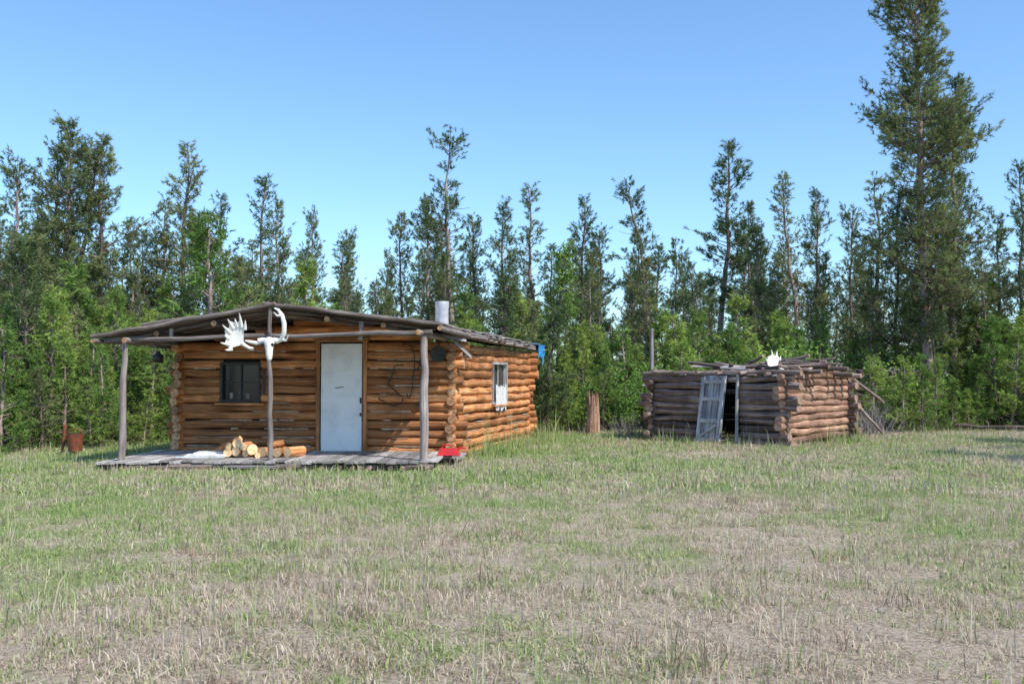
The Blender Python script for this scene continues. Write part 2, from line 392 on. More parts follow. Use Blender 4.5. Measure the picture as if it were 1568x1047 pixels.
# ------------------------------------------------------------------ porch objects
mb=MB()
def cut(u,v,r,d=17.3,yaw=None,L=0.4):
    c=P(u,v,d); yaw=R.uniform(-.6,.6) if yaw is None else yaw
    dr=V((math.sin(yaw),math.cos(yaw),0))
    mb.log(c,c+dr*L,r,r*R.uniform(.92,1.05),14,2,0.004,0,1,0.05)
for (u,v,r) in ((350,692,.075),(362,690,.085),(377,692,.07),(365,678,.08),(388,687,.095),(403,691,.085),(411,692,.06),(425,692,.08),(441,691,.085),(352,682,.06),(374,683,.07),(396,696,.055)):
    cut(u,v,r)
mb.log(P(412,682,17.4),P(436,677,17.5),0.06,0.06,12,2)
mb.log(P(370,670,17.5),P(330,692,17.6),0.05,0.05,12,2)
mb.build('firewood_pile',[M_LOG,M_FIRE])
mb=MB()
mb.board((-5.65,17.3,0.175),(-4.95,17.25,0.18),(0.0,.22,0.02),(0,0,0.04),0)
mb.board((-5.5,17.4,0.22),(-4.98,17.5,0.23),(0.05,.16,0.02),(0,0,0.03),0)
mb.board((-5.75,17.1,0.17),(-5.2,17.05,0.17),(0.0,.1,0.0),(0,0,0.025),0)
mb.build('scrap_boards',[M_WHITE])
mb=MB()
c=V((-1.12,17.75,0.215))
mb.hexa([c+V(q) for q in ((-.2,-.12,-.06),(.2,-.12,-.06),(.2,.12,-.06),(-.2,.12,-.06),(-.16,-.09,.07),(.14,-.09,.05),(.14,.09,.05),(-.16,.09,.07))])
mb.path([c+V((.13,0,.03)),c+V((.22,0,.07)),c+V((.3,0,.06))],[.03,.02,.015],10)
mb.path([c+V((-.12,0,.06)),c+V((-.1,0,.12)),c+V((.04,0,.115)),c+V((.08,0,.05))],[.014]*4,8)
o=mb.build('fuel_can',[M_RED]); bv=o.modifiers.new('b','BEVEL'); bv.width=0.02; bv.segments=3
mb=MB(); c=V((-8.75,20.0,0.04))
mb.path([c+V((0,0,z)) for z in (0.02,0.05,0.36,0.38)],[.12,.13,.16,.168],18,0,1)
mb.path([c+V((.16*math.cos(a),0,.36+.1*math.sin(a))) for a in np.linspace(0,math.pi,12)],[.007]*12,5,0,0)
mb.log(c+V((-.3,.1,-.1)),c+V((-.24,.1,.55)),.03,.03,8,3,0.01,0,0)
mb.build('rusty_bucket',[M_RUST,M_BLACK])

# ------------------------------------------------------------------ antlers
def palm(mb,M,scale=1.0,mir=1,tines=7):
    def T(x,y,z): return M@V((x*mir*scale,y*scale,z*scale))
    mb.path([T(0,0,0),T(.07,0,.02),T(.14,.0,.06),T(.2,0,.1)],[.03*scale,.026*scale,.03*scale,.04*scale],8,0,0)
    nu,nv=9,6; th=0.02*scale
    def q(i,j):
        a=math.radians(-12+110*i/(nu-1)); r0=0.03; r1=0.30+0.10*math.sin(math.pi*i/(nu-1))+0.05*(i%2)
        r=r0+(r1-r0)*j/(nv-1)
        return (0.18+r*math.cos(a)*0.72, 0.10*(r/0.4)**2*-1, 0.08+r*math.sin(a)*1.05)
    for side in (0,1):
        b=len(mb.v)
        for i in range(nu):
            for j in range(nv):
                x,y,z=q(i,j); tt=(th*(1-j/(nv-1)*.8))*(1 if side else -1)
                mb.v.append(T(x,y+tt,z)); mb.a.append((x,z,.5))
        for i in range(nu-1):
            for j in range(nv-1):
                f=(b+i*nv+j,b+i*nv+j+1,b+(i+1)*nv+j+1,b+(i+1)*nv+j)
                mb.f.append(f if side else f[::-1]); mb.m.append(0); mb.sm.append(True)
    for k in range(tines):
        a=math.radians(-18+122*k/(tines-1)); r1=0.29+0.08*math.sin(math.pi*k/(tines-1))
        L=0.14+0.05*math.sin(k*2.3)
        ps=[]
        for t in (0,.4,.75,1):
            r=r1-.04+L*t
            ps.append(T(0.18+r*math.cos(a)*.72,-0.10*(r/.4)**2*(1+.3*t),0.08+r*math.sin(a)*1.05+0.03*t*t))
        mb.path(ps,[.034*scale,.026*scale,.017*scale,.005*scale],7,0,0)
mb=MB()
palm(mb,Matrix.Translation(P(388,534,16.65)),0.98,-1,8)
mb.build('moose_antler',[M_BONE])
mb=MB()
S=P(412,525,16.6)
prof=[(0,.0,.085),(0.0,-.0,.085),(0.0,-.04,.10),(0,-.10,.075),(0,-.17,.062),(0,-.25,.055),(0,-.31,.045),(0,-.335,.02)]
pts=[S+V((0.02*i*.3,-.03-0.015*i,z+.05+(0.03 if i==0 else 0))) for i,(x,z,r) in enumerate(prof)]
mb.path(pts,[r if i else .05 for i,(_,_,r) in enumerate(prof)],12,0,0)
for sx in (-1,1):
    mb.path([S+V((sx*.05,-.03,.04)),S+V((sx*.10,-.05,.05)),S+V((sx*.16,-.04,.035))],[.05,.045,.05],9,0,0)
    mb.path([S+V((sx*.07,-.09,-.02)),S+V((sx*.085,-.125,-.03))],[.03,.028],10,1,1)
C=[S+V(q) for q in ((.12,-.03,.03),(.22,-.06,.06),(.27,-.1,.18),(.275,-.12,.32),(.24,-.12,.46),(.17,-.1,.55),(.10,-.08,.58))]
mb.path(C,[.045,.042,.04,.04,.034,.025,.012],9,0,0)
mb.path([C[1],C[1]+V((.09,-.05,-.02)),C[1]+V((.13,-.08,.06))],[.03,.02,.006],7,0,0)
mb.path([C[4],C[4]+V((-.08,-.03,-.01)),C[4]+V((-.13,-.05,.05))],[.028,.018,.006],7,0,0)
C=[S+V(q) for q in ((-.12,-.03,.03),(-.2,-.05,.0),(-.3,-.08,.02),(-.38,-.1,.04))]
mb.path(C,[.04,.035,.028,.01],8,0,0)
mb.build('moose_skull',[M_BONE,M_BLACK])

# ------------------------------------------------------------------ shed
shed=empty('log_shed')
A=V((3.5,24.7,0));B=V((5.95,21.8,0));C_=V((8.25,24.6,0));D=V((5.8,27.5,0))
cen=(A+B+C_+D)/4
def ow(a,b): return ((a+b)/2-cen)
W1=Wall(A,B,ow(A,B));W2=Wall(B,C_,ow(B,C_));W3=Wall(C_,D,ow(C_,D));W4=Wall(D,A,ow(D,A))
ga,gb=s_on(W1,1078),s_on(W1,1134)
rvv=(.78,1.16)
mb=MB(); logwall(mb,W1,0.09,10,0.157,0.083,(0.04,0.46),ops=[(ga,gb,-1,1.42)],sag=.03,wob=.022,rv=rvv); mb.build('front_wall_logs',[M_SHED,M_SEND],shed)
mb=MB(); logwall(mb,W2,0.165,10,0.157,0.083,(0.04,0.46),sag=.035,wob=.024,rv=rvv)
for k,(x0,x1) in enumerate(((.7,3.0),(1.2,2.5))):
    mb.log(W2.p(x0,1.70+k*.13),W2.p(x1,1.70+k*.13),.075,.07,10,5)
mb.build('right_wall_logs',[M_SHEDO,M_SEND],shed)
mb=MB(); logwall(mb,W3,0.09,10,0.157,0.086,(0.1,0.4),sag=.02); mb.build('back_wall_logs',[M_SHED,M_SEND],shed)
mb=MB(); logwall(mb,W4,0.165,9,0.157,0.086,(0.1,0.4),sag=.02); mb.build('left_wall_logs',[M_SHED,M_SEND],shed)
mb=MB()
for w in (W2,W3,W4): mb.board(w.p(0.02,.78,-.06),w.p(w.L-.02,.78,-.06),up*1.5,w.n*.05)
for a0,a1 in ((0.02,ga),(gb,W1.L-.02)): mb.board(W1.p(a0,.78,-.06),W1.p(a1,.78,-.06),up*1.5,W1.n*.05)
mb.build('shed_shade_backing',[M_DARK],shed)  # near-black panels added behind the shed logs to shade their gaps
mb=MB()
r0=(A+D)/2+V((-.1,0,1.64)); r1=(B+C_)/2+V((.15,-.05,1.90))
r0-=(r1-r0).normalized()*.2
n=17
for side,(e0,e1) in enumerate(((A,B),(D,C_))):
    for i in range(n):
        if side==0 and i in (5,11): continue
        t=(i+.5)/n
        sagz=-.10*math.sin(t*math.pi*1.5)**2
        a=r0.lerp(r1,t)+V((0,0,R.uniform(-.06,.05)+sagz)); e=e0.lerp(e1,t)+V((0,0,1.63+R.uniform(-.05,.05)))
        o_=(e-a).normalized()
        if i%3: mb.board(a-o_*R.uniform(0,.15),e+o_*R.uniform(-.2,.2),(e1-e0).normalized()*R.uniform(.18,.26),(0,0,.025),R.choice((0,0,2)))
        else: mb.log(a+V((0,0,.05)),e+o_*R.uniform(.05,.35)+V((0,0,.04)),.05,.045,9,4,0.02,0,1)
for k in range(20):
    t=R.uniform(.3,1.0); s_=R.uniform(-.2,.8)
    c=r0.lerp(r1,t).lerp(A.lerp(B,t)+V((0,0,1.62)),s_)+V((0,0,R.uniform(.04,.15)))
    an=math.radians(-48+R.uniform(-55,60)); L_=R.uniform(.25,.9)
    dd=V((math.cos(an),math.sin(an),R.uniform(-.22,.22)))*L_
    if k%2: mb.log(c-dd,c+dd,.045,.035,9,4,.02,0,1)
    else: mb.board(c-dd,c+dd,V((.09,.09,.02)),V((0,0,.03)),R.choice((0,2)))
for k in range(7):
    q=W2.p(.6+k*.42,1.55+.28*(1-abs(k-3)/3.5)+R.uniform(-.05,.05),-.8); mb.log(q,q+W2.n*R.uniform(.85,1.45)+V((0,0,R.uniform(-.15,.05))),.06,.055,9,4,.02,0,1)
mb.log(C_+V((.1,-.2,1.5)),C_+V((1.1,.5,.9)),.05,.04,8,5,.03,0,1)
mb.log(C_+V((.0,.1,1.2)),C_+V((1.0,.3,.15)),.04,.035,8,5,.03,0,1)
mb.log(A+V((-.2,.2,1.62)),B+V((.3,-.3,1.64)),.07,.065,10,7,.02,0,1)
mb.build('roof_boards',[M_SHED,M_SEND,M_GREY],shed)
mb=MB()
wd=0.66
for i in range(4):
    a_=ga+0.06+ (i+.5)*wd/4
    mb.board(W1.p(a_,0.02,.34-.0),W1.p(a_+.05,1.58,.14),W1.d*(wd/4-.016),W1.n*.03,0,R.random()*.6)
for z in (.12,.55,1.05,1.45):
    mb.board(W1.p(ga+.06+.03*z,z,.34-.125*z+.035),W1.p(ga+.06+wd+.03*z,z,.34-.125*z+.035),up*.09,W1.n*.04,0,.9)
mb.board(W1.p(ga+.09,.05,.385),W1.p(ga+.14,1.55,.195),W1.d*.09,W1.n*.025,0,.8)
mb.board(W1.p(ga+wd+.01,.05,.385),W1.p(ga+wd+.06,1.55,.195),W1.d*.09,W1.n*.025,0,.8)
mb.board(W1.p(ga+.14,.18,.375),W1.p(ga+wd,.50,.34),V((0,0,.07)),W1.n*.02,0,.5)
mb.build('shed_door',[wood('door_grey_paint',(0.14,0.14,0.15),(0.31,0.32,0.34),(0.48,0.49,0.51),.8,1.5,30,.5,blotch=1.9)],shed)
mb=MB(); mb.log(W1.p(gb-.02,0,.16),W1.p(gb+.04,1.6,.16),.04,.035,8,4); mb.build('door_post',[M_GREY,M_SEND],shed)
mb=MB()
mb.log(P(997,600,25.3)+V((0,0,-1.2)),P(998,502,25.3),.065,.05,9,8,.012)
mb.log(P(984,590,25.3),P(1012,588,25.0),.04,.04,8,2)
mb.build('wooden_post',[M_GREY,M_SEND])
mb=MB()
palm(mb,Matrix.Translation(P(1200,566,22.4))@Matrix.Rotation(math.radians(-50),4,'X')@Matrix.Rotation(math.radians(15),4,'Y'),0.85,-1,6)
mb.build('moose_antler',[M_BONE])

ruin=empty('collapsed_log_cache')
a=V((9.6,30.2,0));b=V((12.0,29.6,0));c=V((12.7,31.8,0));d=V((10.3,32.4,0)); cen=(a+b+c+d)/4
for nm,(p,q,z0) in {'front_logs':(a,b,.1),'right_logs':(b,c,.2),'back_logs':(c,d,.1),'left_logs':(d,a,.2)}.items():
    mb=MB(); w=Wall(p,q,(p+q)/2-cen); logwall(mb,w,z0,9,.18,.10,(.1,.5),sag=.05,wob=.03); mb.build(nm,[M_SHED,M_SEND],ruin)
mb=MB()
for i in range(12):
    t=i/11; mb.log(a.lerp(b,t)+V((0,-.2,1.68)),d.lerp(c,t)+V((0,.2,1.8)),.07,.06,8,4,.03)
mb.build('roof_poles',[M_SHED,M_SEND],ruin)
for (p,q,r) in ((P(1460,650,29.0),P(1620,656,28.0),.05),):
    mb=MB(); mb.log(p,q,r,r*.7,9,8,.03)
    for i in range(5):
        t=R.uniform(.2,.9); s_=p.lerp(q,t); mb.path([s_,s_+V((R.uniform(-.2,.2),R.uniform(-.1,.1),R.uniform(-.5,.35)))],[.018,.006],5)
    mb.build('fallen_log',[M_SHED,M_SEND])
mb=MB(); c=V((2.2,27.2,0))
mb.path([c+V((0,0,-.1)),c+V((0,0,.1)),c+V((.02,0,.5)),c+V((.0,0,.85))],[.26,.2,.17,.16],12,0,1,None,True,.1)
for i in range(14):
    an=i/14*6.28; q=c+V((.13*math.cos(an),.13*math.sin(an),.8)); mb.path([q,q+V((R.uniform(-.04,.04),0,R.uniform(.1,.4)))],[.045,.008],5,0,1)
mb.build('tree_stump',[M_SHEDO,M_SEND])

# ------------------------------------------------------------------ vegetation meshes (numpy)
def mesh_np(name,verts,tris,attr,mats,matidx,quads=None):
    me=bpy.data.meshes.new(name)
    nv=len(verts); me.vertices.add(nv); me.vertices.foreach_set('co',verts.astype(np.float32).ravel())
    loops=tris.ravel() ; starts=np.arange(0,len(loops),3)
    me.loops.add(len(loops)); me.loops.foreach_set('vertex_index',loops.astype(np.int32))
    me.polygons.add(len(starts)); me.polygons.foreach_set('loop_start',starts.astype(np.int32))
    me.polygons.foreach_set('material_index',matidx.astype(np.int32))
    at=me.attributes.new('lc','FLOAT_VECTOR','POINT'); at.data.foreach_set('vector',attr.astype(np.float32).ravel())
    for m in mats: me.materials.append(m)
    me.update(calc_edges=True); return me
def needles(g,cen,dr,crnd,n,ln,wd,shoot,spread=1.0):
    c=np.repeat(cen,n,0); d=np.repeat(dr,n,0); cr=np.repeat(crnd,n)
    M=len(c)
    rv=g.normal(size=(M,3)); rv/=np.linalg.norm(rv,axis=1,keepdims=True)
    base=c+d*(g.random((M,1))*shoot)
    nd=d*0.7+rv*spread; nd/=np.linalg.norm(nd,axis=1,keepdims=True)
    side=np.cross(nd,g.normal(size=(M,3))); side/=np.linalg.norm(side,axis=1,keepdims=True)
    L=ln*g.uniform(.7,1.25,(M,1)); W=wd*g.uniform(.7,1.2,(M,1))
    v=np.stack([base-side*W/2,base+side*W/2,base+nd*L],1).reshape(-1,3)
    t=np.arange(M*3).reshape(-1,3)
    a=np.zeros((M,3)); a[:,0]=np.clip(cr+g.normal(0,.12,M),0,1); a=np.repeat(a,3,0)
    return v,t,a
def tri_tube(paths,seg=5):
    vs=[];ts=[];at=[];o=0
    for pts,rad in paths:
        n=len(pts); rn=R.random()
        for i in range(n):
            t=pts[min(i+1,n-1)]-pts[max(i-1,0)]; t=t/ (np.linalg.norm(t)+1e-9)
            u=np.array([0,0,1.]) if abs(t[2])<.9 else np.array([1.,0,0])
            x=np.cross(t,u);x/=np.linalg.norm(x);y=np.cross(x,t)
            for k in range(seg):
                a=6.283*k/seg; vs.append(pts[i]+(x*math.cos(a)+y*math.sin(a))*rad[i]); at.append((i*.3,k*.05,rn))
        for i in range(n-1):
            for k in range(seg):
                k2=(k+1)%seg; A_=o+i*seg+k;B_=o+i*seg+k2;C2=o+(i+1)*seg+k2;D2=o+(i+1)*seg+k
                ts+= [(A_,B_,C2),(A_,C2,D2)]
        o+=n*seg
    return np.array(vs),np.array(ts),np.array(at)
def pine(name,seed,H,r0,cs,cw,nb,dens,lean=0.3,leaf=None,nn=18,ln=.13,wd=.028,prof=None,dead=10,fork=False,kink=0.12,e_lo=0.0,shoot=.2):
    g=np.random.default_rng(seed)
    n=14; zz=np.linspace(0,1,n)
    wx=np.cumsum(g.normal(0,kink,n))*.5; wy=np.cumsum(g.normal(0,kink,n))*.5; wx-=wx[0];wy-=wy[0]
    la=g.uniform(0,6.28)
    tr=np.stack([wx+lean*zz*math.cos(la),wy+lean*zz*math.sin(la),zz*H],1); tr[0,2]=-.15
    rad=r0*(1-zz)**.8+.012
    thick=[(tr,rad)]
    stems=[(tr,cs,1.0,nb)]
    if fork:
        t2=tr[5:].copy(); off=np.linspace(0,1,len(t2))[:,None]; t2=t2+off**.6*np.array([-1.0,.3,0])*H*.09; t2[:,2]=tr[5,2]+(t2[:,2]-tr[5,2])*.9
        thick.append((t2,rad[5:]*.8)); stems.append((t2,max(0,(cs-5/13)/(1-5/13)+.1),.8,int(nb*.6)))
    thin=[];tc=[];td=[];tcr=[]
    for (S_,c0,wsc,nbr) in stems:
        az0=g.uniform(0,6.28)
        idx=np.linspace(0,1,len(S_))
        for b in range(nbr):
            u=g.random()**.9; t=c0+(1-c0)*u*.985
            base=np.array([np.interp(t,idx,S_[:,k]) for k in range(3)])
            if prof=='top': pr=(.25+.75*min(1,u/.55))*(1-u)**.4+.12
            elif prof=='cone': pr=(1-u)**.8+.06
            elif prof=='broad': pr=(.75+.25*min(1,u/.5))*(1-u)**.35+.12
            else: pr=(.55+.45*min(1,u/.25))*(1-u)**.5+.10
            lob=.80+.32*math.sin(t*23+seed)+.20*math.sin(t*51+seed*2)
            L=cw*wsc*pr*g.uniform(.5,1.1)*(lob if prof!='cone' else 1)
            az=g.uniform(0,6.28); L*=.82+.28*math.cos(az-az0-5*math.sin(t*9))
            L=max(L,.18)
            el=math.radians(e_lo+2+48*u**1.7+g.normal(0,12))
            h=np.array([math.cos(az),math.sin(az),0])
            s=np.linspace(0,1,5)[:,None]
            curve=g.uniform(.02,.35)
            pts=base+ (h*math.cos(el)+np.array([0,0,math.sin(el)]))*L*s+np.array([0,0,1])*L*curve*s**2 + g.normal(0,.03*L,(5,3))*s
            thin.append((pts,np.linspace(.010+.010*L,.005,5)))
            k=max(3,int(L*dens)); clr=g.uniform(.05,.95)
            ss=g.uniform(.25,1,k); ss[0]=1
            pp=np.stack([np.interp(ss,np.linspace(0,1,5),pts[:,j]) for j in range(3)],1)
            perp=np.array([-math.sin(az),math.cos(az),0])
            sp=(1.2-ss)*L*.5
            lat=g.uniform(-1,1,k)
            off=perp*(lat*sp)[:,None]+h*(np.abs(lat)*sp*.5)[:,None]+np.array([0,0,1])*(g.normal(.03,.07,k)[:,None])
            c=pp+off
            dd=h*.5+perp*(lat*.5)[:,None]+np.array([0,0,1])*.5+g.normal(0,.35,(k,3)); dd/=np.linalg.norm(dd,axis=1,keepdims=True)
            tc.append(c);td.append(dd);tcr.append(np.clip(clr+.15*g.normal(size=k),0,1))
            for q in range(0,k,3): thin.append((np.array([pp[q],c[q]]),np.array([.007,.004])))
    for b in range(dead):
        t=g.uniform(.10,max(.2,cs+.35)); base=np.array([np.interp(t,np.linspace(0,1,n),tr[:,k]) for k in range(3)])
        az=g.uniform(0,6.28);L=g.uniform(.3,.55*cw+.4)
        h=np.array([math.cos(az),math.sin(az),g.uniform(-.3,.2)])
        s=np.linspace(0,1,4)[:,None]; pts=base+h*L*s+g.normal(0,.05,(4,3))*s
        thin.append((pts,np.linspace(.016,.005,4)))
    v1,t1,a1=tri_tube(thick,7); v2,t2,a2=tri_tube(thin,3)
    v3,t3,a3=needles(g,np.concatenate(tc),np.concatenate(td),np.concatenate(tcr),nn,ln,wd,shoot,.95)
    V_=np.concatenate([v1,v2,v3]); T_=np.concatenate([t1,t2+len(v1),t3+len(v1)+len(v2)]); A_=np.concatenate([a1,a2,a3])
    mi=np.concatenate([np.zeros(len(t1)+len(t2)),np.ones(len(t3))])
    return mesh_np(name,V_,T_,A_,[M_BARK,leaf or M_NEEDLE],mi)

def place(name,me,x,y,h,rot=None,parent=None,xy=1.0,Href=10.0,tilt=0.0):
    o=bpy.data.objects.new(name,me); COL.objects.link(o)
    s=h/Href; o.location=(x,y,0); o.scale=(s*xy,s*xy,s); o.rotation_euler=(R.uniform(-tilt,tilt),R.uniform(-tilt,tilt),R.uniform(0,6.28) if rot is None else rot)
    if parent: o.parent=parent
    return o
full=[pine('pine_full_%d'%i,100+i,10,.12,.18+.05*(i%3),1.65+.15*(i%2),145,10,.3,dead=16) for i in range(5)]
narrow=[pine('pine_narrow_%d'%i,200+i,10,.11,.24+.06*i,1.2,120,10.5,.5,dead=16) for i in range(4)]
topx=[pine('pine_topheavy_%d'%i,300+i,10,.12,.45,1.55,80,10,.9,prof='top',dead=34,kink=.2) for i in range(2)]
thinp=[pine('pine_sparse_%d'%i,400+i,10,.10,.28,1.3,85,8,.5,dead=44,kink=.16) for i in range(3)]
forkp=pine('pine_forked',500,10,.16,.30,1.9,175,11,.3,fork=True,dead=20)
hero=pine('pine_big',603,15,.20,.18,2.55,470,11,.3,dead=40,kink=.14,prof='broad')
sap=[pine('sapling_%d'%i,700+i,3,.03,.02,.75,80,11,.12,leaf=M_YOUNG,nn=14,ln=.12,wd=.026,prof='cone',dead=0,kink=.03,e_lo=15,shoot=.12) for i in range(5)]
bush=[pine('young_pine_%d'%i,800+i,4,.05,.05,1.05,95,10,.2,leaf=M_NEEDLE if i==1 else M_YOUNG,nn=14,prof='cone',dead=3,kink=.05,e_lo=10) for i in range(3)]

def leafy(name,seed,H,W,leafm=M_LEAF,ns=18,k=55):
    g=np.random.default_rng(seed); thin=[];tc=[];td=[];cr=[]
    for i in range(ns):
        az=g.uniform(0,6.28);r=W*g.uniform(.2,1);h=H*g.uniform(.55,1)
        s=np.linspace(0,1,6)[:,None]
        pts=np.array([math.cos(az)*.1,math.sin(az)*.1,-.05])+np.array([math.cos(az)*r,math.sin(az)*r,0])*s**1.3+np.array([0,0,h])*s+g.normal(0,.04,(6,3))*s
        thin.append((pts,np.linspace(.015,.003,6)))
        ss=g.uniform(.25,1,k)
        pp=np.stack([np.interp(ss,np.linspace(0,1,6),pts[:,j]) for j in range(3)],1)+g.normal(0,.13,(k,3))
        tc.append(pp); d=g.normal(size=(k,3));d[:,2]+=.5;d/=np.linalg.norm(d,axis=1,keepdims=True);td.append(d);cr.append(g.uniform(0,1,k))
    v2,t2,a2=tri_tube(thin,3)
    v3,t3,a3=needles(g,np.concatenate(tc),np.concatenate(td),np.concatenate(cr),4,.07,.055,.05,1.2)
    mi=np.concatenate([np.zeros(len(t2)),np.ones(len(t3))])
    return mesh_np(name,np.concatenate([v2,v3]),np.concatenate([t2,t3+len(v2)]),np.concatenate([a2,a3]),[M_TWIG,leafm],mi)
leafs=[leafy('leafy_shrub_%d'%i,900+i,2.2,.8) for i in range(2)]
def brushm(name,seed):
    g=np.random.default_rng(seed); thin=[]
    for i in range(90):
        az=g.uniform(0,6.28);r=g.uniform(.1,.9);h=g.uniform(.25,1.0)
        s=np.linspace(0,1,4)[:,None]; b=g.normal(0,.35,3);b[2]=0
        thin.append((b+np.array([math.cos(az)*r,math.sin(az)*r,h])*s+g.normal(0,.08,(4,3))*s,np.linspace(.01,.003,4)))
    v,t,a=tri_tube(thin,3); return mesh_np(name,v,t,a,[M_TWIG],np.zeros(len(t)))
brush=brushm('dead_brush',5)

heroes=[(18,245,31,full[0],1.0),(118,188,32,forkp,1.05),(160,215,33,full[1],1.0),(85,215,33,full[4],.9),(232,300,37,thinp[0],.9),(278,222,35,full[2],1.05),(352,300,40,thinp[1],1),
(400,268,38,thinp[2],1.15),(432,310,41,full[3],.9),(482,322,38,full[4],.85),(536,352,44,full[0],.8),(622,330,36,full[1],.85),(655,300,38,full[3],.95),(694,222,36,topx[0],1.05),(735,330,38,full[0],.9),
(768,308,37,full[4],1.0),(828,290,42,thinp[0],1.2),(888,306,40,full[2],.95),(922,372,44,full[1],.75),(962,352,42,narrow[0],1),(1003,268,36,topx[1],1.0),
(1044,368,44,narrow[1],.9),(1094,212,37,narrow[2],1.15),(1134,314,40,narrow[3],1.05),(1212,264,40,thinp[1],1.1),(1252,292,41,full[3],.9),(1308,318,37,full[0],.85),
(1342,280,40,narrow[0],1.15),(1372,300,34,full[1],.85),(1520,330,34,narrow[1],1.0),(1552,252,38,thinp[2],.9),(1580,300,36,full[2],.9),(-30,260,34,full[4],1),(1480,270,38,narrow[3],1.0),
(60,300,36,full[3],.8),(200,330,34,narrow[2],.9),(590,385,42,full[2],.75),(1640,200,33,full[0],1),(-100,230,33,full[1],1)]
for (u,v,d,me,xy) in heroes:
    q=P(u,v,d); place('pine_tree',me,q.x,d,q.z,None,None,xy,10,.02)
q=P(1422,-42,32); place('pine_tree',hero,q.x,32,q.z,0.6,None,1.0,15)
q=P(1464,120,33); place('pine_tree',full[3],q.x,33,q.z,2,None,.9,10)
for (x,y,h) in ((14.8,14.3,10.5),(17.0,16.5,10.0),(16.5,19.3,8.5)):
    place('pine_tree',full[int(x)%5],x,y,h,None,None,1.1,10)

forest=empty('background_forest')
pool=full+narrow+narrow+full+thinp[:2]
cnt=0
for row,(d,sp) in enumerate(((33.5,2.1),(37,1.8),(42,1.8),(48,2.2),(57,2.8),(68,3.6))):
    half=d*0.75+4
    x=-half
    while x<half:
        x+=sp*R.uniform(.5,1.5)
        dd=d+R.uniform(-2,2)
        u_=784+F*x/dd
        vt=R.gauss(412,32)
        if u_<240 or u_>1300: vt-=20
        if 560<u_<600 or 925<u_<950 or 1050<u_<1078: vt+=45
        hmax=1.5+(580-vt)/F*dd
        place('pine',R.choice(pool),x,dd,max(3.5,hmax),None,forest,R.uniform(.85,1.3),10,.03); cnt+=1
thicket=empty('sapling_thicket')
def edge(x):
    if x<-7.6: return 21.0+0.6*math.sin(x*1.3)
    if x<0.9: return 27.8
    if x<9: return 28.4+0.4*math.sin(x*2)
    return 28.6+.7*math.sin(x)
x=-26
while x<28:
    x+=0.58
    e=edge(x)
    depth=R.uniform(0,.5)
    while e+depth<34.5:
        xx=x+R.uniform(-.4,.4); yy=e+depth+R.uniform(-.3,.3)
        if -7.6<xx<1.2 and yy<27.3: depth+=.7; continue
        if 9.2<xx<13 and 29<yy<33: depth+=1; continue
        hh=R.uniform(.8,2.0)+min(depth,6)*.20
        if R.random()<.12: hh*=1.4
        r_=R.random()
        if r_<.58: place('sapling',R.choice(sap),xx,yy,hh,None,thicket,R.uniform(1.0,1.5),3,.06)
        elif r_<.86: place('young_pine',R.choice(bush),xx,yy,hh*1.35,None,thicket,R.uniform(.9,1.3),4,.05)
        else: place('leafy_shrub',R.choice(leafs),xx,yy,hh*.95,None,thicket,1,2.2)
        depth+=R.uniform(.7,1.4)
for (u,d,h) in ((1190,29,2.6),(1170,29.5,2.2),(1215,30,2.8),(1010,29,2.0),(1040,30,2.4),(1120,29.5,2.2),(890,28.6,1.5)):
    place('leafy_shrub',R.choice(leafs),(u-784)/F*d,d,h,None,None,1,2.2)
for (x,y) in ((9.3,28.2),(10.0,27.8),(8.9,29.2),(10.6,28.4),(3.0,26.0),(10.2,29.0),(11.2,28.6),(9.4,26.6)):
    place('dead_brush',brush,x,y,R.uniform(.6,1.0),None,None,1,1.0)
for (x,y,h) in ((9.9,29.3,1.7),(11.0,29.0,1.5),(12.3,28.9,2.0),(10.4,28.6,1.1),(11.7,28.5,1.3)):
    place('young_pine',bush[0],x,y,h,None,thicket,1.1,4)

# ------------------------------------------------------------------ ground + grass
def straw_green(nt,L):
    geo=N(nt,'ShaderNodeNewGeometry')
    n1=N(nt,'ShaderNodeTexNoise',Scale=.32,Detail=4.0,Roughness=.6); L(geo.outputs['Position'],n1.inputs['Vector'])
    n2=N(nt,'ShaderNodeTexNoise',Scale=1.7,Detail=4.0,Roughness=.65); L(geo.outputs['Position'],n2.inputs['Vector'])
    sp=N(nt,'ShaderNodeSeparateXYZ'); L(geo.outputs['Position'],sp.inputs[0])
    mr=N(nt,'ShaderNodeMapRange'); L(sp.outputs[1],mr.inputs[0])
    mr.inputs[1].default_value=6; mr.inputs[2].default_value=15; mr.inputs[3].default_value=-.08; mr.inputs[4].default_value=.055
    mx=N(nt,'ShaderNodeMapRange'); L(sp.outputs[0],mx.inputs[0])
    mx.inputs[1].default_value=-2; mx.inputs[2].default_value=9; mx.inputs[3].default_value=.05; mx.inputs[4].default_value=-.05
    s=math_(nt,'ADD',math_(nt,'MULTIPLY',n1.outputs[0],.85),math_(nt,'MULTIPLY',n2.outputs[0],.65))
    s=math_(nt,'ADD',s,math_(nt,'ADD',mr.outputs[0],mx.outputs[0]))
    s=math_(nt,'SUBTRACT',s,.115)
    return s,n2.outputs[0],geo
m,nt,out=newmat('meadow_ground'); L=nt.links.new
s,n2,geo=straw_green(nt,L)
n3=N(nt,'ShaderNodeTexNoise',Scale=28,Detail=8.0,Roughness=.75); L(geo.outputs['Position'],n3.inputs['Vector'])
r1=ramp(nt,n3.outputs[0],[(.35,(.19,.145,.11)),(.5,(.40,.32,.245)),(.65,(.56,.47,.37))])
r2=ramp(nt,n3.outputs[0],[(.35,(.13,.155,.06)),(.65,(.31,.35,.15))])
f=ramp(nt,s,[(.60,(0,0,0)),(.80,(1,1,1))])
col=mixc(nt,f.outputs[0],r1.outputs[0],r2.outputs[0])
